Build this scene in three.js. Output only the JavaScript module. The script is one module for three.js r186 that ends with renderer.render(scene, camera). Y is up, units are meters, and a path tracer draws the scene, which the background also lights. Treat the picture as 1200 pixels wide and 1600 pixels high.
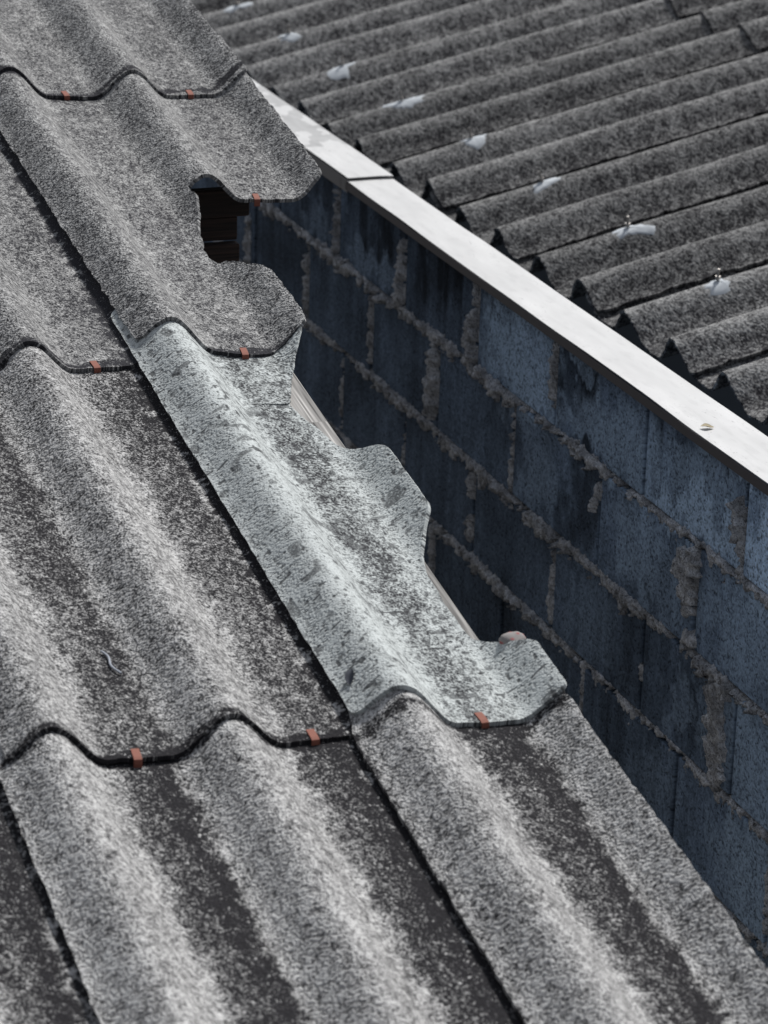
import * as THREE from 'three';
import { RoundedBoxGeometry } from 'three/addons/geometries/RoundedBoxGeometry.js';
import { mergeGeometries, mergeVertices } from 'three/addons/utils/BufferGeometryUtils.js';

// ------------------------------------------------------------------ camera, sky, sun, exposure
const scene = new THREE.Scene();
const camera = new THREE.PerspectiveCamera(18.93, 768 / 1024, 0.1, 600);
{
  const X = new THREE.Vector3(0.93855, 0.02935, 0.34389), Y = new THREE.Vector3(0.09291, 0.93811, -0.33363), Z = new THREE.Vector3(-0.3324, 0.34508, 0.87774);
  camera.quaternion.setFromRotationMatrix(new THREE.Matrix4().makeBasis(X, Y, Z));
  camera.position.set(-2.2487, 1.8434, 5.4443);
}
camera.focus = 4.75;
camera.userData.fStop = 9;

const SUN = new THREE.Vector3(0.45, 0.80, -0.39).normalize();
{
  const w = 256, h = 128, d = new Float32Array(w * h * 4);
  for (let j = 0; j < h; j++) for (let i = 0; i < w; i++) {
    const el = ((j + 0.5) / h - 0.5) * Math.PI, az = ((i + 0.5) / w - 0.5) * 2 * Math.PI;
    const dx = Math.cos(el) * Math.cos(az), dy = Math.sin(el), dz = Math.cos(el) * Math.sin(az);
    const s = Math.max(0, dx * SUN.x + dy * SUN.y + dz * SUN.z);
    const L = dy > 0 ? 0.31 * (0.6 + 0.4 * dy) + 0.42 * Math.pow(s, 5) : 0.2;   // a cloud deck, brightest overhead and round the veiled sun
    const k = (j * w + i) * 4;
    d[k] = L * 0.92; d[k + 1] = L * 0.99; d[k + 2] = L * 1.14; d[k + 3] = 1;
  }
  const t = new THREE.DataTexture(d, w, h, THREE.RGBAFormat, THREE.FloatType);
  t.mapping = THREE.EquirectangularReflectionMapping; t.magFilter = t.minFilter = THREE.LinearFilter; t.needsUpdate = true;
  scene.background = t; scene.environment = t;
}
const sun = new THREE.DirectionalLight(new THREE.Color(1.0, 0.975, 0.94), 4.4);
sun.position.copy(SUN).multiplyScalar(12); sun.castShadow = true; sun.shadow.radius = 16; sun.shadow.mapSize.set(2048, 2048);
Object.assign(sun.shadow.camera, { left: -5, right: 5, top: 5, bottom: -5, near: 0.5, far: 30 });
scene.add(sun, sun.target);

const renderer = new THREE.WebGLRenderer({ antialias: true });
renderer.setSize(768, 1024);
renderer.toneMapping = THREE.LinearToneMapping;
renderer.toneMappingExposure = 1.12;
renderer.shadowMap.enabled = true;

// ------------------------------------------------------------------ helpers
function rng(seed) { let a = seed >>> 0; return () => { a = (a + 0x6D2B79F5) | 0; let t = Math.imul(a ^ (a >>> 15), 1 | a); t = (t + Math.imul(t ^ (t >>> 7), 61 | t)) ^ t; return ((t ^ (t >>> 14)) >>> 0) / 4294967296; }; }
const TAB = new Float32Array(65536); { const r = rng(7); for (let i = 0; i < 65536; i++) TAB[i] = r(); }
const hash = (i, j) => TAB[(Math.imul(i, 73856093) ^ Math.imul(j, 19349663)) >>> 3 & 65535];
function noise(x, y) {
  const i = Math.floor(x), j = Math.floor(y); let a = x - i, b = y - j;
  a = a * a * (3 - 2 * a); b = b * b * (3 - 2 * b);
  const p = hash(i, j), q = hash(i + 1, j), r = hash(i, j + 1), s = hash(i + 1, j + 1);
  return p + (q - p) * a + (r - p + (p - q - r + s) * a) * b;
}
const fbm = (x, y) => 0.5 * noise(x, y) + 0.3 * noise(x * 2.1 + 13.7, y * 2.1 + 5.3) + 0.2 * noise(x * 4.3 + 3.1, y * 4.3 + 9.2);
const hash3 = (i, j, k) => TAB[(Math.imul(i, 73856093) ^ Math.imul(j, 19349663) ^ Math.imul(k, 83492791)) >>> 3 & 65535];
function noise3(x, y, z) {
  const i = Math.floor(x), j = Math.floor(y), k = Math.floor(z); let a = x - i, b = y - j, c = z - k;
  a = a * a * (3 - 2 * a); b = b * b * (3 - 2 * b); c = c * c * (3 - 2 * c);
  const L = (p, q, t) => p + (q - p) * t;
  return L(L(L(hash3(i, j, k), hash3(i + 1, j, k), a), L(hash3(i, j + 1, k), hash3(i + 1, j + 1, k), a), b),
    L(L(hash3(i, j, k + 1), hash3(i + 1, j, k + 1), a), L(hash3(i, j + 1, k + 1), hash3(i + 1, j + 1, k + 1), a), b), c);
}
const sstep = (a, b, x) => { const t = Math.min(1, Math.max(0, (x - a) / (b - a))); return t * t * (3 - 2 * t); };
const mix = (a, b, t) => a + (b - a) * t;
const toS = v => { v = Math.min(1, Math.max(0, v)); return Math.round(255 * (v <= 0.0031308 ? 12.92 * v : 1.055 * Math.pow(v, 1 / 2.4) - 0.055)); };
const LUT = new Uint8Array(4097); for (let i = 0; i < 4097; i++) LUT[i] = toS(i / 4096);
const s8 = v => LUT[v <= 0 ? 0 : v >= 1 ? 4096 : (v * 4096) | 0];
function makeMaps(w, h, fn) {            // fn(i, j, out): out = linear r, g, b, relief 0..1
  const c = new Uint8Array(w * h * 4), b = new Uint8Array(w * h * 4), o = [0, 0, 0, 0];
  for (let j = 0; j < h; j++) for (let i = 0; i < w; i++) {
    fn(i, j, o); const k = (j * w + i) * 4;
    c[k] = s8(o[0]); c[k + 1] = s8(o[1]); c[k + 2] = s8(o[2]); c[k + 3] = 255;
    b[k] = b[k + 1] = b[k + 2] = Math.max(0, Math.min(255, o[3] * 255)); b[k + 3] = 255;
  }
  const T = (d, srgb) => { const t = new THREE.DataTexture(d, w, h, THREE.RGBAFormat); t.magFilter = THREE.LinearFilter; t.minFilter = THREE.LinearFilter; t.wrapS = t.wrapT = THREE.RepeatWrapping; if (srgb) t.colorSpace = THREE.SRGBColorSpace; t.needsUpdate = true; return t; };
  return [T(c, true), T(b, false)];
}
const taken = {};
const numbered = n => { const k = taken[n] = (taken[n] ?? -1) + 1; return k ? n + '_' + String(k).padStart(3, '0') : n; };
function mesh(name, geo, mat, parent) { const m = new THREE.Mesh(geo, mat); m.name = parent === scene ? numbered(name) : name; m.castShadow = m.receiveShadow = true; parent.add(m); return m; }
function tag(o, label, category, group) { o.userData.label = label; o.userData.category = category; o.userData.kind = 'thing'; if (group) o.userData.group = group; return o; }
function group(name, label, category) { const g = new THREE.Group(); g.name = numbered(name); scene.add(g); g.userData.kind = 'thing'; return tag(g, label, category); }
const std = (rgb, rough, extra = {}) => new THREE.MeshStandardMaterial({ color: new THREE.Color().setRGB(...rgb), roughness: rough, ...extra });

// ------------------------------------------------------------------ ground and the walls that close the gap
const groundMaps = makeMaps(512, 512, (i, j, o) => { const n = fbm(i / 40, j / 40), g = noise(i / 3, j / 3); const v = 0.05 + 0.06 * n + 0.03 * g; o[0] = v * 1.05; o[1] = v; o[2] = v * 0.92; o[3] = g; });
for (const t of groundMaps) t.repeat.set(80, 80);
const ground = mesh('ground', new THREE.PlaneGeometry(240, 240).rotateX(-Math.PI / 2).translate(0, -2.8, 0), new THREE.MeshStandardMaterial({ map: groundMaps[0], bumpMap: groundMaps[1], bumpScale: 0.01, roughness: 1 }), scene);
ground.userData.kind = 'structure';

// ------------------------------------------------------------------ corrugated sheets
const P = 0.225, H = 0.052;
const prof = u => { const t = Math.abs(((u / P) + 1000.5) % 1 - 0.5) / 0.32; return t >= 1 ? 0 : H * (0.5 + 0.5 * Math.cos(Math.PI * t)); };
// A sheet is cut to an outline in (u across, v up the slope), bent to the profile and given its thickness.
function soften(poly, cut) { const o = []; poly.forEach((p, i) => { for (const q of [poly[(i + poly.length - 1) % poly.length], poly[(i + 1) % poly.length]]) { const l = Math.hypot(q[0] - p[0], q[1] - p[1]), k = Math.min(0.25, cut / l); o.push([p[0] + (q[0] - p[0]) * k, p[1] + (q[1] - p[1]) * k]); } }); return o; }
function sheetGeo(poly, surf, { du, dv, th, rag, seed }) {
  if (poly.length > 6) poly = soften(soften(poly, 0.006), 0.004);
  let u0 = 1e9, u1 = -1e9, v0 = 1e9, v1 = -1e9;
  for (const [u, v] of poly) { u0 = Math.min(u0, u); u1 = Math.max(u1, u); v0 = Math.min(v0, v); v1 = Math.max(v1, v); }
  u0 -= du * 1.5; v0 -= dv * 1.5; const nu = Math.ceil((u1 + du * 1.5 - u0) / du), nv = Math.ceil((v1 + dv * 1.5 - v0) / dv);
  const sd = (u, v) => {
    let d = 1e9, inside = false;
    for (let i = 0, j = poly.length - 1; i < poly.length; j = i++) {
      const [ax, ay] = poly[j], [bx, by] = poly[i], ex = bx - ax, ey = by - ay, wx = u - ax, wy = v - ay;
      const t = Math.max(0, Math.min(1, (wx * ex + wy * ey) / (ex * ex + ey * ey))); const qx = wx - ex * t, qy = wy - ey * t;
      d = Math.min(d, qx * qx + qy * qy);
      if ((ay > v) !== (by > v) && u < ex * (v - ay) / ey + ax) inside = !inside;
    }
    d = Math.sqrt(d) * (inside ? 1 : -1);
    return d + (d < 0.02 ? rag * (noise(u * 260 + seed, v * 260) - 0.5 + 1.4 * (noise(u * 70 + seed, v * 70) - 0.5)) : 0);
  };
  const D = new Float32Array((nu + 1) * (nv + 1));
  for (let j = 0; j <= nv; j++) for (let i = 0; i <= nu; i++) D[j * (nu + 1) + i] = sd(u0 + i * du, v0 + j * dv);
  const pts = [], ids = new Map(), tri = [], cut = [];
  const gid = (i, j) => { const k = j * (nu + 1) + i; let id = ids.get(k); if (id === undefined) { id = pts.length; pts.push([u0 + i * du, v0 + j * dv]); ids.set(k, id); } return id; };
  const eid = (a, b) => { const ka = a[1] * (nu + 1) + a[0], kb = b[1] * (nu + 1) + b[0], k = 'e' + Math.min(ka, kb) + '_' + Math.max(ka, kb); let id = ids.get(k); if (id === undefined) { const da = D[ka], db = D[kb], t = da / (da - db); id = pts.length; pts.push([u0 + (a[0] + (b[0] - a[0]) * t) * du, v0 + (a[1] + (b[1] - a[1]) * t) * dv]); ids.set(k, id); } return id; };
  const doTri = T => {
    const ins = T.map(([i, j]) => D[j * (nu + 1) + i] > 0), n = ins.filter(Boolean).length;
    if (n === 0) return;
    if (n === 3) { tri.push(...T.map(t => gid(...t))); return; }
    let s = n === 1 ? ins.indexOf(true) : ins.indexOf(false); const A = T[s], B = T[(s + 1) % 3], C = T[(s + 2) % 3];
    const ab = eid(A, B), ac = eid(A, C);
    if (n === 1) { tri.push(gid(...A), ab, ac); cut.push([ab, ac]); }
    else { tri.push(ab, gid(...B), gid(...C), ab, gid(...C), ac); cut.push([ac, ab]); }
  };
  for (let j = 0; j < nv; j++) for (let i = 0; i < nu; i++) {
    if ((i + j) & 1) { doTri([[i, j], [i + 1, j], [i + 1, j + 1]]); doTri([[i, j], [i + 1, j + 1], [i, j + 1]]); }
    else { doTri([[i, j], [i + 1, j], [i, j + 1]]); doTri([[i + 1, j], [i + 1, j + 1], [i, j + 1]]); }
  }
  const n = pts.length, pos = [], uv = [], nor = [], idx = [];
  const e = 1e-3, S = surf;
  const N = (u, v) => { const a = (S(u + e, v) - S(u - e, v)) / (2 * e), b = (S(u, v + e) - S(u, v - e)) / (2 * e), l = Math.hypot(a, 1, b); return [-a / l, 1 / l, b / l]; };
  for (const [u, v] of pts) { const m = N(u, v); pos.push(u, S(u, v), -v); nor.push(...m); uv.push(u, v); }
  for (let k = 0; k < n; k++) { pos.push(pos[3 * k] - nor[3 * k] * th, pos[3 * k + 1] - nor[3 * k + 1] * th, pos[3 * k + 2] - nor[3 * k + 2] * th); uv.push(uv[2 * k], uv[2 * k + 1]); }
  for (let k = 0; k < n; k++) nor.push(-nor[3 * k], -nor[3 * k + 1], -nor[3 * k + 2]);
  for (let k = 0; k < tri.length; k += 3) { const [a, b, c] = [tri[k], tri[k + 1], tri[k + 2]]; idx.push(a, b, c, a + n, c + n, b + n); }
  for (const [a, b] of cut) {                       // the cut face round the rim
    const q = pos.length / 3;
    for (const k of [a, b, b + n, a + n]) { pos.push(pos[3 * k], pos[3 * k + 1], pos[3 * k + 2]); uv.push(uv[2 * k], uv[2 * k + 1]); }
    const A = new THREE.Vector3(pos[3 * q], pos[3 * q + 1], pos[3 * q + 2]), B = new THREE.Vector3(pos[3 * q + 3], pos[3 * q + 4], pos[3 * q + 5]), C = new THREE.Vector3(pos[3 * q + 6], pos[3 * q + 7], pos[3 * q + 8]);
    const f = C.sub(A).cross(B.sub(A)).normalize();
    for (let k = 0; k < 4; k++) nor.push(f.x, f.y, f.z);
    idx.push(q, q + 2, q + 1, q, q + 3, q + 2);
  }
  const g = new THREE.BufferGeometry();
  g.setAttribute('position', new THREE.Float32BufferAttribute(pos, 3)); g.setAttribute('normal', new THREE.Float32BufferAttribute(nor, 3)); g.setAttribute('uv', new THREE.Float32BufferAttribute(uv, 2)); g.setIndex(idx);
  return g;
}

// Weathered fibre cement: pale lichen in small grains over a near-black algae film.
// The film is thick where water stands (valley floors, the foot of each hump, round the laps) and is broken up by grains of lichen; part of its dark is valley and lap shade painted in.
function lichenMaps(w, h, su, sv, uL, vB, o) {
  return makeMaps(w, h, (i, j, out) => {
    const u = uL + (i + 0.5) / w * su, v = vB + (j + 0.5) / h * sv, S = o.seed * 17.3;
    const wob = (noise(v * 22 + S, u * 40) - 0.5) * 0.07 + (noise(v * 90 + S, u * 120) - 0.5) * 0.05;
    const t = ((u / P + 1000.5) % 1) - 0.5 + wob;
    // share of the surface that lichen covers
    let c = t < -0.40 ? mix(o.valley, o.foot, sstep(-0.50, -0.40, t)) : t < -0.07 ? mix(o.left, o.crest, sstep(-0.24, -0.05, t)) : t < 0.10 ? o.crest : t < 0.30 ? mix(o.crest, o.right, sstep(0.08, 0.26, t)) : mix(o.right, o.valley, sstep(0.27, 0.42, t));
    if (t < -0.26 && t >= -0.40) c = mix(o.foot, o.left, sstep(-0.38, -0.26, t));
    c += (fbm(u * 16 + S, v * 11) - 0.5) * 0.38;
    if (o.ends) for (const e of o.ends) { const d = v - e + (noise(u * 60 + S, v * 60) - 0.5) * 0.022; c -= 0.8 * (1 - sstep(0.002, 0.014, Math.abs(d))); }  // dark rim at the laps: grime with the shadow gap painted in
    if (o.seam) { const d = o.seam - u + (noise(v * 60 + S, u * 60) - 0.5) * 0.022 + (noise(v * 190 + S, u * 190) - 0.5) * 0.012; c = mix(c, -0.5, 1 - sstep(o.seamW * 0.6, o.seamW * 1.3, d)); }   // moss and painted step shade along the edge of the sheet lying on top
    const x = u * 1000 / (o.size ?? 1), y = v * 1000 / (o.size ?? 1);
    const g1 = noise(x / 2.1 + S, y / 2.6), g2 = noise(x / 4.6 + S, y / 6 + 40), g3 = noise(x / 1.2, y / 1.4 + S), g4 = noise(x / 11 + S, y / 15);
    const g = 0.40 * g1 + 0.24 * g2 + 0.26 * g3 + 0.10 * g4;
    const q = c * 0.92 + 0.04 + (g - 0.5) * o.grit;
    const m = q < 0 ? 0 : q > 1 ? 1 : q;
    const sp = noise(x / 2.6 + 91 + S, y / 3.2); const spark = sp > 0.80 ? (sp - 0.80) * 9 * sstep(0.35, 0.6, g4) : 0;  // bright single grains
    const big = noise(x / 6.5 + S, y / 8 + 300); const spot = big > 0.80 ? o.spots * sstep(0.80, 0.92, big) : 0;
    const bl = o.blots ? o.blots * sstep(0.80, 0.88, noise(x / 15 + S * 3, y / 21 + 77)) * sstep(0.2, 0.5, g1) : 0;
    const tone = 0.84 + 0.26 * g3 + 0.16 * (g4 - 0.5), L = o.light, D = o.dark, k = Math.min(1, m + spark * 0.55) * (1 - spot) * (1 - bl);
    for (let a = 0; a < 3; a++) out[a] = mix(D[a] * (0.7 + 0.6 * g1), L[a] * tone, k);
    out[3] = 0.15 + 0.55 * k * (0.5 + 0.5 * g3) + 0.3 * g1;
  });
}
function sheetMaterial(maps, su, sv, uL, vB, bump) {
  for (const t of maps) { t.repeat.set(1 / su, 1 / sv); t.offset.set(-uL / su, -vB / sv); }
  return new THREE.MeshPhysicalMaterial({ map: maps[0], bumpMap: maps[1], bumpScale: bump, roughness: 1, specularIntensity: 0.25, side: THREE.DoubleSide });
}
const rust = std([0.19, 0.062, 0.04], 0.8);
const timberMaps = makeMaps(128, 512, (i, j, o) => { const n = noise(i / 3, j / 60) * 0.5 + noise(i / 9, j / 150) * 0.3 + noise(i / 1.4, j / 30) * 0.2; const v = 0.04 + 0.42 * n * n * 1.6; o[0] = v; o[1] = v * 0.97; o[2] = v * 0.93; o[3] = n; });
for (const t of timberMaps) t.repeat.set(8, 1.2);
const greyTimber = new THREE.MeshStandardMaterial({ map: timberMaps[0], bumpMap: timberMaps[1], bumpScale: 0.002, roughness: 0.9 });
const brownTimber = new THREE.MeshStandardMaterial({ map: timberMaps[0], color: new THREE.Color().setRGB(0.09, 0.052, 0.04), bumpMap: timberMaps[1], bumpScale: 0.002, roughness: 0.8 });

// ------------------------------------------------------------------ the near roof
const roof = group('corrugated_roof', 'large lichen-grey corrugated fibre-cement roof with a broken edge and orange clips', 'roof');
{
  const ps = 0.0109, s = 0.1505, ac = new THREE.Vector3(Math.cos(ps), 0, Math.sin(ps)), up = new THREE.Vector3(Math.sin(ps) * Math.cos(s), Math.sin(s), -Math.cos(ps) * Math.cos(s));
  const n = new THREE.Vector3().crossVectors(ac, up);
  roof.quaternion.setFromRotationMatrix(new THREE.Matrix4().makeBasis(ac, n, up.clone().negate()));
  roof.position.set(-0.7557, 0.3167, 2.1823);
}
const TH = 0.0065;
const surfaceOf = (uL, v0, L, seed, lift = 0) => (u, v) => prof(u + 0.003 * (noise(v * 5 + seed, 3) - 0.5)) - H + lift
  + 0.0078 * (v0 + L - v) / L + 0.0118 * (1 - sstep(0, 0.24, u - uL)) + 0.003 * (noise(u * 7 + seed, v * 4) - 0.5);
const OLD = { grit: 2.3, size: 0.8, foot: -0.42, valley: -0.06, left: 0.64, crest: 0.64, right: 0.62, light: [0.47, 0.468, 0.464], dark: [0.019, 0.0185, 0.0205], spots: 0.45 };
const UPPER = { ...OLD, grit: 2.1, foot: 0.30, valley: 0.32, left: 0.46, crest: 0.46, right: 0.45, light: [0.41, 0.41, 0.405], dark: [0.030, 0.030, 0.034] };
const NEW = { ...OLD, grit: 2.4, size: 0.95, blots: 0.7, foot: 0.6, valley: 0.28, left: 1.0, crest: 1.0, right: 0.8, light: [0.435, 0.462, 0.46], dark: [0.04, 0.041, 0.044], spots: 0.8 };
function sheet(poly, uL, v0, L, look, seed, opt = {}) {
  const su = 0.56, sv = opt.sv ?? 1.16, vB = opt.vB ?? v0 - 0.04, u0 = uL - 0.02;
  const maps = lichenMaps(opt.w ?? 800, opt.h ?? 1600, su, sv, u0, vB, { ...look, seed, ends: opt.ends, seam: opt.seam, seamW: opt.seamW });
  const surf = surfaceOf(uL, v0, L, seed, opt.lift);
  const m = mesh('roof_sheet', sheetGeo(poly, surf, { du: opt.du ?? 0.0055, dv: opt.dv ?? 0.012, th: opt.th ?? TH, rag: opt.rag ?? 0.0024, seed }), sheetMaterial(maps, su, sv, u0, vB, opt.bump ?? 0.0034), roof);
  if (opt.label) m.userData.label = opt.label;
  m.userData.surf = surf;
  return m;
}
const rect = (a, b, c, d, skew = 0) => [[a, c], [b, c - skew], [b, d], [a, d]];
const LA = 2.155, LB = 1.058, LC = -0.012, LD = -1.1;
const CB = -0.283, CA = -0.733, CZ = -1.183;
// verge column
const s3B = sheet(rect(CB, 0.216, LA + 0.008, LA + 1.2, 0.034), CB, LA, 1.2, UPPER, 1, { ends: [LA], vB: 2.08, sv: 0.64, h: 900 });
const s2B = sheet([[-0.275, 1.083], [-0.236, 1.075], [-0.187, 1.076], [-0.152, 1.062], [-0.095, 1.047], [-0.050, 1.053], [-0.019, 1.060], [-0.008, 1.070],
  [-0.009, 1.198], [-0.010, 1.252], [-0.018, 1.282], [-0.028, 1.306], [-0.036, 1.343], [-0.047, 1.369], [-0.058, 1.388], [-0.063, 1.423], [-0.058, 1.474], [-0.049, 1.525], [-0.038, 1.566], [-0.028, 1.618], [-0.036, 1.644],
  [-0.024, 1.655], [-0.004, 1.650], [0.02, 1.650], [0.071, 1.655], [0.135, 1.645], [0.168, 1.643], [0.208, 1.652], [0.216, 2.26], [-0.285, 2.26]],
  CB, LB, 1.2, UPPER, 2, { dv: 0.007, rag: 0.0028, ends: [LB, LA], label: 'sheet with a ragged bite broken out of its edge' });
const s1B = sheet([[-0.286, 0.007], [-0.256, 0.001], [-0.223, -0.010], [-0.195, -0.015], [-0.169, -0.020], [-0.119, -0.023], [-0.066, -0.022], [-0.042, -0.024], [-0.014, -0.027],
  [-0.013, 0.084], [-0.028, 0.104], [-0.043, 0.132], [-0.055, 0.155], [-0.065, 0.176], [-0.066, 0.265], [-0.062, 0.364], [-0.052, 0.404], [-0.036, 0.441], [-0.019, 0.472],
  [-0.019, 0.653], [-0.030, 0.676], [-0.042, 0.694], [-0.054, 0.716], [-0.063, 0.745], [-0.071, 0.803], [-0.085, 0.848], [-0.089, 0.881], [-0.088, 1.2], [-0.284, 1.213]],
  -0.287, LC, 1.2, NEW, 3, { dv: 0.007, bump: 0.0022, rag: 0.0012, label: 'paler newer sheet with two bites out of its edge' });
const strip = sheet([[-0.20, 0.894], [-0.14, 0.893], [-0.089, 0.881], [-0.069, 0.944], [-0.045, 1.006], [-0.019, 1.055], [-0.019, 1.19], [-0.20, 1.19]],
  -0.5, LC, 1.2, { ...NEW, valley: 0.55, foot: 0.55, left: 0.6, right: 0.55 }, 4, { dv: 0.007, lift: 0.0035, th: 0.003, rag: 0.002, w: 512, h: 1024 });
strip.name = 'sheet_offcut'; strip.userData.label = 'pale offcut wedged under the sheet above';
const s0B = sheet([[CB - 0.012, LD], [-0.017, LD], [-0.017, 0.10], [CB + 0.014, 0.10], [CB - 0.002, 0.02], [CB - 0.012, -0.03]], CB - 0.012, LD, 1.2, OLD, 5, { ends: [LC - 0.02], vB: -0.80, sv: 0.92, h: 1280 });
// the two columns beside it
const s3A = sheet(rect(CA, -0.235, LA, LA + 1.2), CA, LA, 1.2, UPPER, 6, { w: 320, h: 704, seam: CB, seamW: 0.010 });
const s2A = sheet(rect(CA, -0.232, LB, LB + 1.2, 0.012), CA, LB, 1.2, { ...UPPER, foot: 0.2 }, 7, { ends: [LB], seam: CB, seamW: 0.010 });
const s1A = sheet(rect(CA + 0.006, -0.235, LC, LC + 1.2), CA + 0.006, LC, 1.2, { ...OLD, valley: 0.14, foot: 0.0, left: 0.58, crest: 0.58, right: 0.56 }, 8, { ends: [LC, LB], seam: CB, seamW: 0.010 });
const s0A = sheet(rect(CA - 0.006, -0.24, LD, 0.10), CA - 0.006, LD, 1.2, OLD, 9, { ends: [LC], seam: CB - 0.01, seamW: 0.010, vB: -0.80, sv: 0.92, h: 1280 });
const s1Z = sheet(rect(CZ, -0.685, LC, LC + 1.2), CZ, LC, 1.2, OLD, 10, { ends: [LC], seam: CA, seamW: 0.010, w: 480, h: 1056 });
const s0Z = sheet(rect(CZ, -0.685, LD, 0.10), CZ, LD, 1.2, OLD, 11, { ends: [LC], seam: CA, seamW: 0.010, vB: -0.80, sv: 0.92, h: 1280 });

// bent metal clips hooked over the sheet ends
function clip(par, u, vEdge, turn = 0) {
  const S = par.userData.surf, w = 0.0105, g = [], pts = [[0.021, 0.0012], [0.012, 0.0016], [0.002, 0.0018], [-0.003, 0.0008], [-0.0042, -0.004], [-0.0042, -0.011]];
  for (let k = 0; k < pts.length - 1; k++) {
    const [a, b] = pts[k], [c, d] = pts[k + 1], len = Math.hypot(c - a, d - b) + 0.0006;
    const y0 = S(u, vEdge + Math.max(a, 0)), y1 = S(u, vEdge + Math.max(c, 0));
    const bg = new RoundedBoxGeometry(w, 0.0014, len, 1, 0.0005); bg.rotateX(Math.atan2(b + y0 - d - y1, a - c) ); bg.translate(0, (b + d + y0 + y1) / 2, -(vEdge + (a + c) / 2)); g.push(bg);
  }
  const geo = mergeGeometries(g); geo.translate(0, 0, vEdge); geo.rotateY(turn); geo.translate(u, 0, -vEdge);
  const m = mesh('clip', geo, rust, par); return m;
}
clip(s3B, -0.120, 2.152, 0.05); clip(s3B, 0.112, 2.136, -0.05); clip(s2B, 0.093, 1.651, -0.12); clip(s2A, -0.345, 1.049, 0.06); clip(s2B, -0.110, 1.049, -0.1);
clip(s1A, -0.567, -0.016, -0.08); clip(s1A, -0.340, -0.012, 0.0); clip(s1B, -0.120, -0.023, 0.05);

// timber under the sheets; uv in metres with the grain along the length
function grainUV(g, alongX) { const p = g.attributes.position, uv = g.attributes.uv; for (let i = 0; i < p.count; i++) { const x = p.getX(i), y = p.getY(i), z = p.getZ(i); alongX ? uv.setXY(i, (y + z) * 1.0, x) : uv.setXY(i, x + y, z); } return g; }
function beam(name, u0, u1, w0, w1, v0, v1, mat) { const g = new RoundedBoxGeometry(u1 - u0, w1 - w0, v1 - v0, 1, 0.003); g.translate((u0 + u1) / 2, (w0 + w1) / 2, -(v0 + v1) / 2); return mesh(name, grainUV(g, u1 - u0 > v1 - v0), mat, roof); }
beam('rafter', -0.098, -0.045, -0.155, -0.055, -0.9, 1.30, greyTimber);
for (const v of [2.28, 1.18, 0.10]) beam('purlin', -1.25, -0.096, -0.128, -0.056, v - 0.03, v + 0.03, brownTimber);

// boards closing the roof space, seen through the bite
{
  const bd = (x0, x1, y0, y1, z, mat) => { const g = new RoundedBoxGeometry(x1 - x0, y1 - y0, 0.025, 1, 0.003).translate((x0 + x1) / 2, (y0 + y1) / 2, z); const m = mesh('board', grainUV(g, true), mat, roof); m.applyMatrix4(roof.matrixWorld.clone().invert()); };
  roof.updateMatrixWorld(true);
  bd(-1.9, -0.628, 0.462, 0.512, 0.44, brownTimber); bd(-1.9, -0.645, 0.416, 0.459, 0.425, brownTimber); bd(-1.9, -0.645, 0.32, 0.413, 0.44, brownTimber); bd(-1.9, -0.645, 0.1, 0.317, 0.44, brownTimber);
}

// ------------------------------------------------------------------ block wall
const wallG = group('block_wall', 'dark blue-grey concrete block wall with rough squeezed-out mortar below the white coping', 'wall');
const WZ0 = -1.75, WZ1 = 1.75, WY0 = -1.25, WY1 = 0.22;
const lightSpots = [[1.03, 0.035, 0.22, 0.045, 0.95], [0.68, 0.06, 0.17, 0.07, 0.7], [1.29, 0.06, 0.08, 0.14, 0.9], [0.20, 0.08, 0.19, 0.10, 0.75], [1.0, 0.11, 0.16, 0.05, 0.5], [1.22, -0.11, 0.16, 0.09, 0.5], [0.80, -0.10, 0.12, 0.09, 0.5], [1.3, -0.3, 0.14, 0.1, 0.55], [0.33, -0.12, 0.09, 0.08, 0.45], [0.62, -0.32, 0.12, 0.08, 0.28], [0.95, -0.5, 0.1, 0.05, 0.3], [0.62, 0.03, 0.2, 0.03, 0.6], [1.36, -0.52, 0.16, 0.14, 0.8], [0.3, 0.02, 0.12, 0.018, 0.7], [-0.62, 0.04, 0.17, 0.04, 0.4], [-1.0, 0.03, 0.12, 0.03, 0.35], [1.18, -0.28, 0.10, 0.08, 0.45], [1.0, -0.32, 0.05, 0.05, 0.4], [0.93, -0.12, 0.10, 0.07, 0.3], [0.45, 0.16, 0.10, 0.02, 0.5], [1.2, 0.16, 0.14, 0.015, 0.6], [0.35, -0.08, 0.05, 0.06, 0.3]];  // pale stains, strengthened at the right to paint in the extra light there
const darkSpots = [[-0.57, 0.12, 0.11, 0.05, 0.8], [-0.22, 0.13, 0.10, 0.07, 0.9], [-0.92, 0.13, 0.07, 0.06, 0.7], [0.47, 0.10, 0.08, 0.05, 0.9], [0.56, 0.13, 0.06, 0.05, 0.8], [0.55, -0.10, 0.06, 0.10, 1.0], [0.48, -0.17, 0.05, 0.04, 0.8], [0.95, 0.13, 0.09, 0.03, 0.6], [0.08, 0.15, 0.06, 0.03, 0.7], [1.03, -0.27, 0.05, 0.04, 0.6], [0.72, -0.3, 0.10, 0.07, 0.3]];
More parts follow.
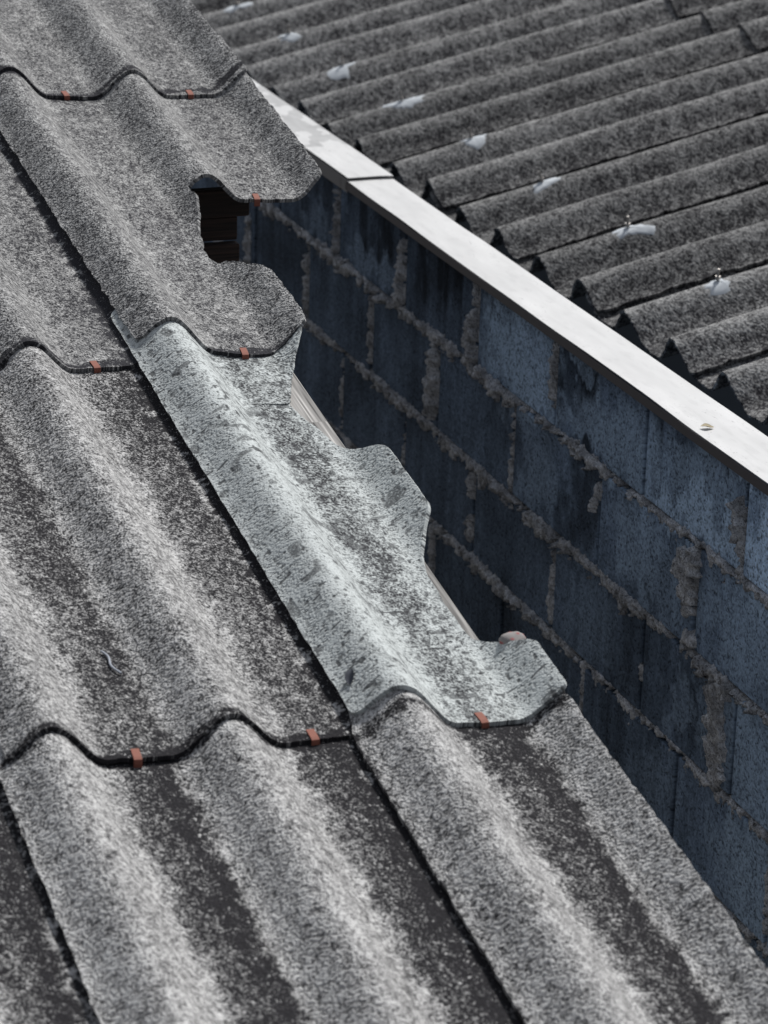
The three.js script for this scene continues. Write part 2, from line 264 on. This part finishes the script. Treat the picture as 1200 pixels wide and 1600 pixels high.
const wallMaps = makeMaps(2048, 1024, (i, j, o) => {
  const z = WZ0 + (i + 0.5) / 2048 * (WZ1 - WZ0), y = WY0 + (j + 0.5) / 1024 * (WY1 - WY0);
  const wz = z + (fbm(z * 22, y * 16) - 0.5) * 0.16, wy = y + (fbm(z * 24 + 50, y * 15) - 0.5) * 0.16;
  let L = 0, D = 0;
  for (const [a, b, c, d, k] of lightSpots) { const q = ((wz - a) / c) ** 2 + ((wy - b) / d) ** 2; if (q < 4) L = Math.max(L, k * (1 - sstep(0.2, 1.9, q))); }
  for (const [a, b, c, d, k] of darkSpots) { const q = ((wz - a) / c) ** 2 + ((wy - b) / d) ** 2; if (q < 4) D = Math.max(D, 0.75 * k * (1 - sstep(0.0, 2.2, q))); }
  const streak = noise(z * 42, y * 2.2 + 7) * 0.6 + noise(z * 130, y * 4) * 0.4;                 // rain runs
  const drip = sstep(0.46, 0.72, noise(z * 19 + 3, 2.5) * 0.7 + 0.3 * noise(z * 60, y * 5)) * sstep(-0.02 - 0.20 * noise(z * 31, 9), 0.16, y) ;
  const grain = noise(z * 420, y * 420), g2 = noise(z * 180, y * 180), blot = fbm(z * 6 + 20, y * 6);
  let v = 0.66 + 1.0 * (blot - 0.45) + 0.42 * (streak - 0.5);
  const gs = 0.55 * grain + 0.45 * g2;
  v *= 1 - 0.80 * Math.min(1, (D + 0.75 * drip) * sstep(0.25, 0.62, gs * 0.7 + 0.35));
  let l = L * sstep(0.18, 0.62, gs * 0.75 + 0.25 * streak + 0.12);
  v = Math.max(0.12, v) * (0.45 + 1.1 * gs);
  const pit = noise(z * 300 + 9, y * 300) > 0.80 ? 0.45 : 1;
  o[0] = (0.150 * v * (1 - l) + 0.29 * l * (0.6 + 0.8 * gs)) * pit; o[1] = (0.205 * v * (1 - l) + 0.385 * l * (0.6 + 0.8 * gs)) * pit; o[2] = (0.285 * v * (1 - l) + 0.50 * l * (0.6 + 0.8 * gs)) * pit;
  o[3] = (0.35 + 0.5 * gs) * (pit < 1 ? 0.2 : 1);
});
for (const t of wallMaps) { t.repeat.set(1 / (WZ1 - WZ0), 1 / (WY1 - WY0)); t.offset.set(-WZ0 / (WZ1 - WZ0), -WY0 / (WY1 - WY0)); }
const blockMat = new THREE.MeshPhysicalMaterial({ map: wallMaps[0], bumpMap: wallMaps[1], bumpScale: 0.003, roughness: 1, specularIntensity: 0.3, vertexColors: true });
const mortarMaps = makeMaps(512, 512, (i, j, o) => { const g = noise(i / 2, j / 2), n = noise(i / 6, j / 6), b = noise(i / 30, j / 30); const v = (0.10 + 0.20 * n + 0.18 * g) * (0.5 + 0.8 * b) * (noise(i / 3 + 50, j / 3) > 0.8 ? 0.4 : 1); o[0] = v * 1.48; o[1] = v * 1.53; o[2] = v * 1.62; o[3] = 0.5 * g + 0.5 * n; });
for (const t of mortarMaps) t.repeat.set(3, 3);
const mortarMat = new THREE.MeshPhysicalMaterial({ map: mortarMaps[0], bumpMap: mortarMaps[1], bumpScale: 0.003, roughness: 1, specularIntensity: 0.25 });
const beds = []; for (let k = 0; k < 14; k++) beds.push(-0.01 - 0.2 * k);
const heads = [[-0.84, -0.42, -0.005, 0.392, 0.792, 1.19], [-1.03, -0.61, -0.205, 0.206, 0.624, 1.03], [-0.786, -0.383, 0.017, 0.43, 0.837, 1.207], [-0.62, -0.22, 0.185, 0.596, 1.005, 1.375]];
function mapZY(g) { const p = g.attributes.position, uv = g.attributes.uv; for (let i = 0; i < p.count; i++) uv.setXY(i, p.getZ(i), p.getY(i)); return g; }
// tone of each upper-course block from the first traced joint on, with brighter light at the right painted in
const TONES = [[0.95, 0.85, 1.5, 1.15, 1.4, 1.9], [0.8, 0.9, 1.0, 1.1, 1.35, 1.3], [0.7, 0.72, 0.9, 1.0, 1.1, 1.4], [0.7, 0.7, 0.75, 0.95, 1.2, 1.4]];
{
  const r = rng(31);
  for (let k = 0; k < 14; k++) {
    const yb = beds[k] + 0.006, yt = k === 0 ? 0.184 : beds[k - 1] - 0.006;
    let hs = heads[k] ? heads[k].slice() : heads[k % 4].map(z => z + (r() - 0.5) * 0.03);
    while (hs[0] > -2.6) hs.unshift(hs[0] - 0.41); while (hs[hs.length - 1] < 2.1) hs.push(hs[hs.length - 1] + 0.4);
    for (let i = 0; i < hs.length - 1; i++) {
      const a = hs[i] + 0.005, b = hs[i + 1] - 0.005;
      const g = new RoundedBoxGeometry(0.088, yt - yb, b - a, 2, 0.004);
      g.rotateX((r() - 0.5) * 0.008); g.translate(0.045 + (r() - 0.5) * 0.006, (yt + yb) / 2, (a + b) / 2); mapZY(g);
      const own = (TONES[k] ?? [])[i - hs.indexOf((heads[k] ?? [9])[0])], tone = own ?? 0.55 + 0.35 * r(), n = g.attributes.position.count, col = new Float32Array(n * 3); for (let q = 0; q < n; q++) { col[3 * q] = tone * 0.99; col[3 * q + 1] = tone; col[3 * q + 2] = tone * 1.02; } g.setAttribute('color', new THREE.BufferAttribute(col, 3));
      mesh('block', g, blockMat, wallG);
    }
  }
  mesh('mortar_core', mapZY(new THREE.BoxGeometry(0.056, 2.98, 5.1).translate(0.046, -1.31, -0.25)), mortarMat, wallG);
}
// crumbly mortar pushed out of the joints: a crust of small rounded crumbs
function crumbs(z, y, k) {                    // domes on scattered points, 0..1
  z *= k; y *= k; const i0 = Math.floor(z), j0 = Math.floor(y); let best = 0;
  for (let i = i0 - 1; i <= i0 + 1; i++) for (let j = j0 - 1; j <= j0 + 1; j++) {
    const dz = i + hash(i, j) - z, dy = j + hash(i + 71, j + 13) - y, d = dz * dz + dy * dy, r = 0.35 + 0.75 * hash(i + 5, j + 57);
    if (d < r) { const h = Math.sqrt(1 - d / r) * (0.45 + 0.55 * hash(i + 31, j + 3)); if (h > best) best = h; }
  }
  return best;
}
function crust(name, z0, z1, y0, y1, step, thick, seed) {
  const nz = Math.round((z1 - z0) / step), ny = Math.round((y1 - y0) / step), pos = [], uv = [], idx = [];
  for (let j = 0; j <= ny; j++) for (let i = 0; i <= nz; i++) {
    const jz = (hash(i + 3, j + 41) - 0.5) * step * 0.7, jy = (hash(i + 91, j + 7) - 0.5) * step * 0.7;
    const z = z0 + i * step + jz, y = y0 + j * step + jy, T = thick(z, y);
    let x = 0.012;
    if (T > 0) x = -T * (0.15 + 0.95 * crumbs(z + seed, y, 70) * (0.4 + 1.1 * noise(z * 60, y * 60 + seed)) + 0.55 * crumbs(z, y + seed, 150)) - 0.003 * crumbs(z, y, 290) * Math.min(1, T * 200);
    else x = Math.min(0.012, -T * 3);
    pos.push(x, y, z); uv.push(z + x, y + x * 0.7);
  }
  for (let j = 0; j < ny; j++) for (let i = 0; i < nz; i++) {
    const a = j * (nz + 1) + i, b = a + nz + 1; 
    if (pos[3 * a] > 0.008 && pos[3 * a + 3] > 0.008 && pos[3 * b] > 0.008 && pos[3 * b + 3] > 0.008) continue;
    idx.push(a, a + 1, b, b, a + 1, b + 1);
  }
  let g = new THREE.BufferGeometry(); g.setAttribute('position', new THREE.Float32BufferAttribute(pos, 3)); g.setAttribute('uv', new THREE.Float32BufferAttribute(uv, 2)); g.setIndex(idx); g.computeVertexNormals();
  return mesh(name, g, mortarMat, wallG);
}
const rough = (z, y, s) => 0.6 * (noise(z * 95 + s, y * 95) - 0.5) + 0.4 * (noise(z * 210 + s, y * 210) - 0.5);
for (let k = 0; k < 7; k++) {
  const big = [0.72, 0.80, 0.52, 0.45, 0.45, 0.45, 0.45][k], yk = beds[k], s = k * 17.7;
  crust('mortar_bed', k < 4 ? -1.75 : -1.5, 1.6, yk - 0.062, yk + 0.024, k < 4 ? 0.0026 : 0.005, (z, y) => {
    const n = noise(z * 4.5 + s, 4), f = 0.45 * noise(z * 17 + s, 8) + 0.55 * crumbs(z + s, 0.3, 34), d = noise(z * 34 + s, 2), mid = yk + (noise(z * 8 + s, 1) - 0.5) * 0.008;
    const has = sstep(0.10, 0.34, noise(z * 12 + s, 6)), top = mid + has * big * (0.004 + 0.010 * n + 0.004 * f) + 0.020 * rough(z, y, s), bot = mid - (0.25 + 0.75 * has) * big * (0.003 + 0.011 * n + 0.008 * f + 0.036 * sstep(0.5, 0.85, f) * sstep(0.4, 0.85, d)) + 0.046 * rough(z, y, s + 5);
    const e = Math.min(top - y, y - bot); if (e < 0) return e;
    const gap = k === 2 ? 0.2 + 0.8 * sstep(0.3, 0.55, n) : k > 2 ? 0.4 : 0.25 + 0.75 * sstep(0.15, 0.45, n);
    return (0.001 + 0.017 * gap * f * f) * Math.sqrt(Math.min(1, e / 0.005));
  }, s);
}
// lumps and fillings in the head joints
function lump(zc, yc, wz, hy, out, seed, flat = 0) {
  crust('mortar_lump', zc - wz * 1.5, zc + wz * 1.5, yc - hy * 1.2, yc + hy * 1.2, 0.0026, (z, y) => {
    const b = (y - yc) / hy, half = wz * 0.62 * (0.45 + 0.9 * noise(y * 95 + seed, z > zc ? 1 : 5)) * (flat ? Math.min(1, 4 * Math.max(0, 1.05 - Math.abs(b))) : Math.sqrt(Math.max(0, 1.02 - b * b)));
    const e = Math.min(half - Math.abs(z - zc), (1.05 - Math.abs(b)) * hy) + 0.016 * rough(z, y, seed); if (e < 0) return e;
    return out * 0.6 * Math.sqrt(Math.min(1, e / 0.006));
  }, seed);
}
for (const a of [[-0.845, 0.08, 0.012, 0.075, 0.018, 1], [-0.435, 0.055, 0.026, 0.055, 0.020, 2], [-0.43, 0.12, 0.008, 0.04, 0.012, 22], [-0.025, 0.045, 0.030, 0.055, 0.020, 3], [-0.01, 0.13, 0.010, 0.05, 0.014, 33], [0.388, 0.10, 0.009, 0.06, 0.012, 4], [1.175, 0.085, 0.020, 0.04, 0.024, 5], [1.186, 0.03, 0.008, 0.05, 0.01, 55],
  [-1.035, -0.12, 0.013, 0.085, 0.018, 6], [-0.61, -0.11, 0.009, 0.085, 0.012, 7], [-0.222, -0.105, 0.032, 0.075, 0.026, 8], [0.204, -0.12, 0.006, 0.08, 0.008, 9], [0.605, -0.085, 0.016, 0.016, 0.016, 10], [0.625, -0.05, 0.02, 0.016, 0.016, 70], [-1.48, -0.13, 0.014, 0.07, 0.018, 11],
  [-0.786, -0.31, 0.006, 0.08, 0.008, 12], [-0.385, -0.30, 0.006, 0.06, 0.008, 13], [0.012, -0.245, 0.016, 0.022, 0.018, 14], [0.014, -0.275, 0.009, 0.012, 0.014, 15], [0.008, -0.345, 0.014, 0.030, 0.014, 16], [0.432, -0.32, 0.009, 0.075, 0.012, 17], [0.84, -0.33, 0.006, 0.02, 0.008, 18], [-0.19, -0.47, 0.016, 0.06, 0.016, 60],
  [0.596, -0.47, 0.008, 0.05, 0.008, 19], [1.375, -0.5, 0.010, 0.08, 0.01, 20]]) lump(...a);
lump(0.985, -0.06, 0.036, 0.03, 0.020, 41); lump(1.02, -0.045, 0.045, 0.026, 0.022, 42); lump(1.005, -0.095, 0.040, 0.032, 0.016, 46, 1); lump(1.01, -0.135, 0.028, 0.016, 0.012, 47); lump(1.02, -0.185, 0.05, 0.016, 0.012, 43);
lump(1.145, -0.30, 0.058, 0.082, 0.011, 44, 1); lump(1.16, -0.385, 0.034, 0.025, 0.012, 45);

// ------------------------------------------------------------------ white metal coping
const coping = group('metal_coping', 'white sheet metal coping strip capping the block wall', 'coping');
{
  const maps = makeMaps(256, 2048, (i, j, o) => {
    const z = j / 2048 * 5, n = fbm(i / 60, j / 60), st = noise(i / 9, j / 70), sp = noise(i / 3, j / 3);
    let v = 0.50 + 0.14 * (n - 0.5) - (z < 1.95 && fbm(i / 90 + 3, j / 45) > 0.53 ? 0.14 : 0) - 0.05 * sstep(0.62, 0.8, noise(i / 25, j / 12)) * noise(i / 4, j / 4) - (sp > 0.93 && n > 0.55 ? 0.25 : 0);
    o[0] = v; o[1] = v; o[2] = v * 0.995; o[3] = 0.6 * noise(i / 90, j / 50) + 0.4 * noise(i / 200, j / 160);
  });
  for (const t of maps) { t.repeat.set(1 / 0.12, 1 / 5); t.offset.set(0.15, 0.6); }
  const white = new THREE.MeshStandardMaterial({ map: maps[0], bumpMap: maps[1], bumpScale: 0.002, roughness: 0.42 });
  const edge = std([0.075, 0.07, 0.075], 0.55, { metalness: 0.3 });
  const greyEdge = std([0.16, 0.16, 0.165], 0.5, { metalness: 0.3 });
  const run = (z0, z1, y, drop, mat, label) => {
    const g = new THREE.BoxGeometry(0.106, 0.0016, z1 - z0, 6, 1, 80), p = g.attributes.position, uv = g.attributes.uv;
    for (let i = 0; i < p.count; i++) { const X = p.getX(i) + 0.042, Z = p.getZ(i) + (z0 + z1) / 2; p.setXYZ(i, X + 0.0015 * (noise(Z * 6, 3) - 0.5), y + p.getY(i) + 0.003 * (noise(X * 18, Z * 5) - 0.5), Z); uv.setXY(i, X, Z); }
    g.computeVertexNormals();
    const m = mesh('coping_sheet', g, white, coping); if (label) m.userData.label = label;
    const strip = (x, mt) => { const q = new THREE.BoxGeometry(0.0016, drop, z1 - z0, 1, 1, 80), pp = q.attributes.position; for (let i = 0; i < pp.count; i++) { const Z = pp.getZ(i) + (z0 + z1) / 2; pp.setXYZ(i, x + pp.getX(i) + 0.0015 * (noise(Z * 6, 3) - 0.5), y - 0.0022 - drop / 2 + pp.getY(i), Z); } q.computeVertexNormals(); mesh('lip', q, mt, m); };
    strip(-0.0115, mat); strip(0.0955, mat);
  };
  run(-0.80, 2.15, 0.191, 0.017, edge); run(-2.6, -0.755, 0.1985, 0.030, greyEdge, 'upper coping length lapped over the lower one');
}

// ------------------------------------------------------------------ the neighbouring roof beyond the wall
const farRoof = group('neighbouring_roof', 'dark grey corrugated roof beyond the white coping with a row of sealed screws', 'roof');
{
  const A = new THREE.Vector3(0.02094, 0, 0.99978), U = new THREE.Vector3(0.9743, 0.22432, -0.0204), N = new THREE.Vector3().crossVectors(A, U).normalize();
  farRoof.quaternion.setFromRotationMatrix(new THREE.Matrix4().makeBasis(A, N, U.clone().negate()));
  farRoof.position.set(0.4189, 0.0075, -0.8958);
  const FAR = { grit: 2.0, size: 1.25, foot: 0.16, valley: 0.18, left: 0.26, crest: 0.50, right: 0.22, light: [0.285, 0.284, 0.28], dark: [0.024, 0.0235, 0.026], spots: 0.4 };  // pale crests, darker flanks: light from above put into the lichen cover
  const HF = 0.062, profF = u => { const t = Math.abs(((u / P) + 1000.5) % 1 - 0.5) / 0.42; return t >= 1 ? 0 : HF * Math.pow(0.5 + 0.5 * Math.cos(Math.PI * t), 1.3); };
  const su = 0.56, sv = 1.3, mats = [];
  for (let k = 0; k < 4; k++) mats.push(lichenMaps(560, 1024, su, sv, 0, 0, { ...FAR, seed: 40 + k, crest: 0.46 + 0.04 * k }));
  const r = rng(77), base = [];
  const cols = []; for (let m = -5; m <= 4; m++) cols.push(m);
  for (let row = 0; row < 2; row++) for (let m = -8; m <= 5; m++) {
    // crests 2m+8 and 2m+9 counted along the eave; the free edge lies on the near side of the second
    const c0 = (2 * m + 1) * P, uL = c0 - 0.205, uR = c0 + P + 0.078, v0 = row ? 1.10 : 0.0 + (r() - 0.5) * 0.012, L = 1.2, sd = m * 3 + row * 50 + 200;
    const surf = (u, v) => profF(u + 0.003 * (noise(v * 5 + sd, 3) - 0.5)) - HF + 0.010 * (v0 + L - v) / L - 0.006 * row * 0 + 0.014 * sstep(uR - 0.2, uR, u) + 0.004 * (noise(u * 6 + sd, v * 4) - 0.5);
    const [a, b] = mats[(m * 3 + 40 + row * 2) % 4].map(t => t.clone()); for (const t of [a, b]) { t.repeat.set(1 / su, 1 / sv); t.offset.set(-(c0 - P) / su, -(v0 - 0.05) / sv); t.needsUpdate = true; }
    const mt = new THREE.MeshPhysicalMaterial({ map: a, bumpMap: b, color: new THREE.Color().setScalar(0.82 + 0.36 * r()), bumpScale: 0.002, roughness: 1, specularIntensity: 0.25, side: THREE.DoubleSide });
    const sh = mesh('roof_sheet', sheetGeo([[uL, v0], [uR, v0 + (r() - 0.5) * 0.01], [uR, v0 + L], [uL, v0 + L]], surf, { du: 0.009, dv: 0.02, th: 0.0065, rag: 0.006, seed: sd }), mt, farRoof);
    if (row === 0) base.push([sh, c0, surf]);
  }
  // screws bedded in pale sealant on every second crest
  const seal = std([0.42, 0.45, 0.48], 0.8), steel = std([0.35, 0.33, 0.31], 0.45, { metalness: 0.7 });
  base.forEach(([sh, c0, surf], i) => {
    const v = 0.213 + (r() - 0.5) * 0.016, u = c0, n = 22, rings = 5, pos = [u, surf(u, v) + 0.0018, -v], idx = [];
    for (let q = 1; q <= rings; q++) for (let k = 0; k < n; k++) {
      const a = k / n * Math.PI * 2, R = (0.62 + 0.30 * Math.sin(a * 2 + i * 2.3) + 0.5 * noise(Math.cos(a) * 1.6 + i * 9.3, Math.sin(a) * 1.6 + 3) + 0.45 * (hash(k, i) - 0.5)) * (0.75 + 0.5 * noise(i * 5.1, 7)) * q / rings, uu = u + 0.007 + Math.cos(a) * R * 0.024, vv = v + Math.sin(a) * R * 0.050 * (1 + 0.4 * Math.sin(a + i));
      pos.push(uu, surf(uu, vv) + (q === rings ? -0.002 : 0.0006 + 0.0008 * (1 - q / rings) + 0.0016 * noise(k * 1.3 + i, q * 2)), -vv);
    }
    for (let k = 0; k < n; k++) { idx.push(0, 1 + k, 1 + (k + 1) % n); for (let q = 0; q < rings - 1; q++) { const a = 1 + q * n + k, b = 1 + q * n + (k + 1) % n; idx.push(a, a + n, b, b, a + n, b + n); } }
    const g = new THREE.BufferGeometry(); g.setAttribute('position', new THREE.Float32BufferAttribute(pos, 3)); g.setIndex(idx); g.computeVertexNormals();
    seal.side = THREE.DoubleSide;
    const pad = mesh('sealant', g, seal, sh);
    const sc = mergeGeometries([new THREE.CylinderGeometry(0.0028, 0.0032, 0.026, 8).translate(0, 0.013, 0), new THREE.CylinderGeometry(0.006, 0.0065, 0.005, 6).translate(0, 0.006, 0)]);
    sc.rotateX((r() - 0.5) * 0.5); sc.rotateZ((r() - 0.5) * 0.4); sc.translate(u, surf(u, v) + 0.003, -v); mesh('screw', sc, steel, sh);
  });
}

// ------------------------------------------------------------------ walls under the two roofs
const plaster = std([0.16, 0.155, 0.15], 0.95);
tag(mesh('house_wall', new RoundedBoxGeometry(0.1, 3.0, 5.2, 1, 0.005).translate(-0.94, -1.33, 0.2), plaster, scene), 'grey rendered side wall below the broken roof edge', 'wall');
tag(mesh('neighbour_wall', new RoundedBoxGeometry(0.1, 2.72, 5.2, 1, 0.005).translate(0.72, -1.43, -0.4), plaster, scene), 'grey rendered wall under the eave beyond the coping', 'wall');

// ------------------------------------------------------------------ small things
function rock(seed, r, sx, sy, sz) { const g = mergeVertices(new THREE.IcosahedronGeometry(r, 4).deleteAttribute('uv').deleteAttribute('normal')); const p = g.attributes.position; for (let i = 0; i < p.count; i++) { const x = p.getX(i), y = p.getY(i), z = p.getZ(i), k = 0.75 + 0.5 * noise3(x / r * 1.3 + seed, y / r * 1.3, z / r * 1.3) + 0.12 * noise3(x / r * 5, y / r * 5, z / r * 5); p.setXYZ(i, x * k * sx, y * k * sy, z * k * sz); } g.computeVertexNormals(); return g; }
const rl = (u, w, v) => roof.localToWorld(new THREE.Vector3(u, w, -v));
roof.updateMatrixWorld(true);
{
  const g = rock(5, 0.0125, 1.3, 0.8, 1), c = [], p = g.attributes.position;
  for (let i = 0; i < p.count; i++) { const red = noise3(p.getX(i) * 190, p.getY(i) * 190, p.getZ(i) * 190) > 0.74; c.push(...(red ? [0.28, 0.05, 0.05] : [0.22, 0.205, 0.20])); }
  g.setAttribute('color', new THREE.Float32BufferAttribute(c, 3));
  const m = mesh('stone', g, new THREE.MeshStandardMaterial({ vertexColors: true, roughness: 0.95 }), scene); m.position.copy(rl(-0.024, -0.0225, 0.128)); tag(m, 'small pale stone flecked with red behind the broken sheet edge', 'stone');
}
{
  const S = s1A.userData.surf, pts = []; for (let k = 0; k <= 8; k++) { const t = k / 8, u = mix(-0.548, -0.538, t) + 0.003 * Math.sin(t * 7), v = mix(0.235, 0.178, t); pts.push(rl(u, S(u, v) + 0.0035, v)); }
  tag(mesh('twig', new THREE.TubeGeometry(new THREE.CatmullRomCurve3(pts), 24, 0.0016, 6), std([0.28, 0.30, 0.34], 0.8), scene), 'thin bent pale twig lying in a roof valley', 'twig');
}
function leaf(name, len, wid, mat) {
  const n = 12, m = 4, pos = [], idx = [];
  for (let i = 0; i <= n; i++) for (let j = -m; j <= m; j++) { const t = i / n, w = wid * Math.pow(Math.sin(Math.PI * Math.min(1, Math.max(0, t))), 0.8), a = j / m; pos.push(a * w, 0.001 + 0.0035 * a * a * Math.sin(Math.PI * t) + 0.001 * Math.sin(t * 6), (t - 0.5) * len); }
  const W = 2 * m + 1; for (let i = 0; i < n; i++) for (let j = 0; j < 2 * m; j++) { const a = i * W + j; idx.push(a, a + W, a + 1, a + 1, a + W, a + W + 1); }
  const g = new THREE.BufferGeometry(); g.setAttribute('position', new THREE.Float32BufferAttribute(pos, 3)); g.setIndex(idx); g.computeVertexNormals();
  mat.side = THREE.DoubleSide; return mesh(name, g, mat, scene);
}
{
  const S = s1B.userData.surf, u = -0.268, v = 0.068, slope = Math.atan2(S(u + 0.004, v) - S(u - 0.004, v), 0.008);
  const a = leaf('leaf_stain', 0.026, 0.0075, std([0.055, 0.06, 0.075], 0.9)); a.position.copy(rl(u, S(u, v) + 0.0015, v)); a.quaternion.copy(roof.quaternion).multiply(new THREE.Quaternion().setFromEuler(new THREE.Euler(0, -0.5, slope, 'ZYX')));  // dark leaf-shaped stain, modelled as a thin blade on the sheet
  tag(a, 'small dark leaf-shaped stain on the pale sheet near its lower corner', 'leaf');
  const b = leaf('dry_leaf', 0.024, 0.007, std([0.42, 0.36, 0.24], 0.8)); b.position.set(0.015, 0.1935, 1.004); b.rotation.y = 1.2;
  tag(b, 'curled straw-coloured dry leaf on the white coping', 'leaf');
}
renderer.render(scene, camera);
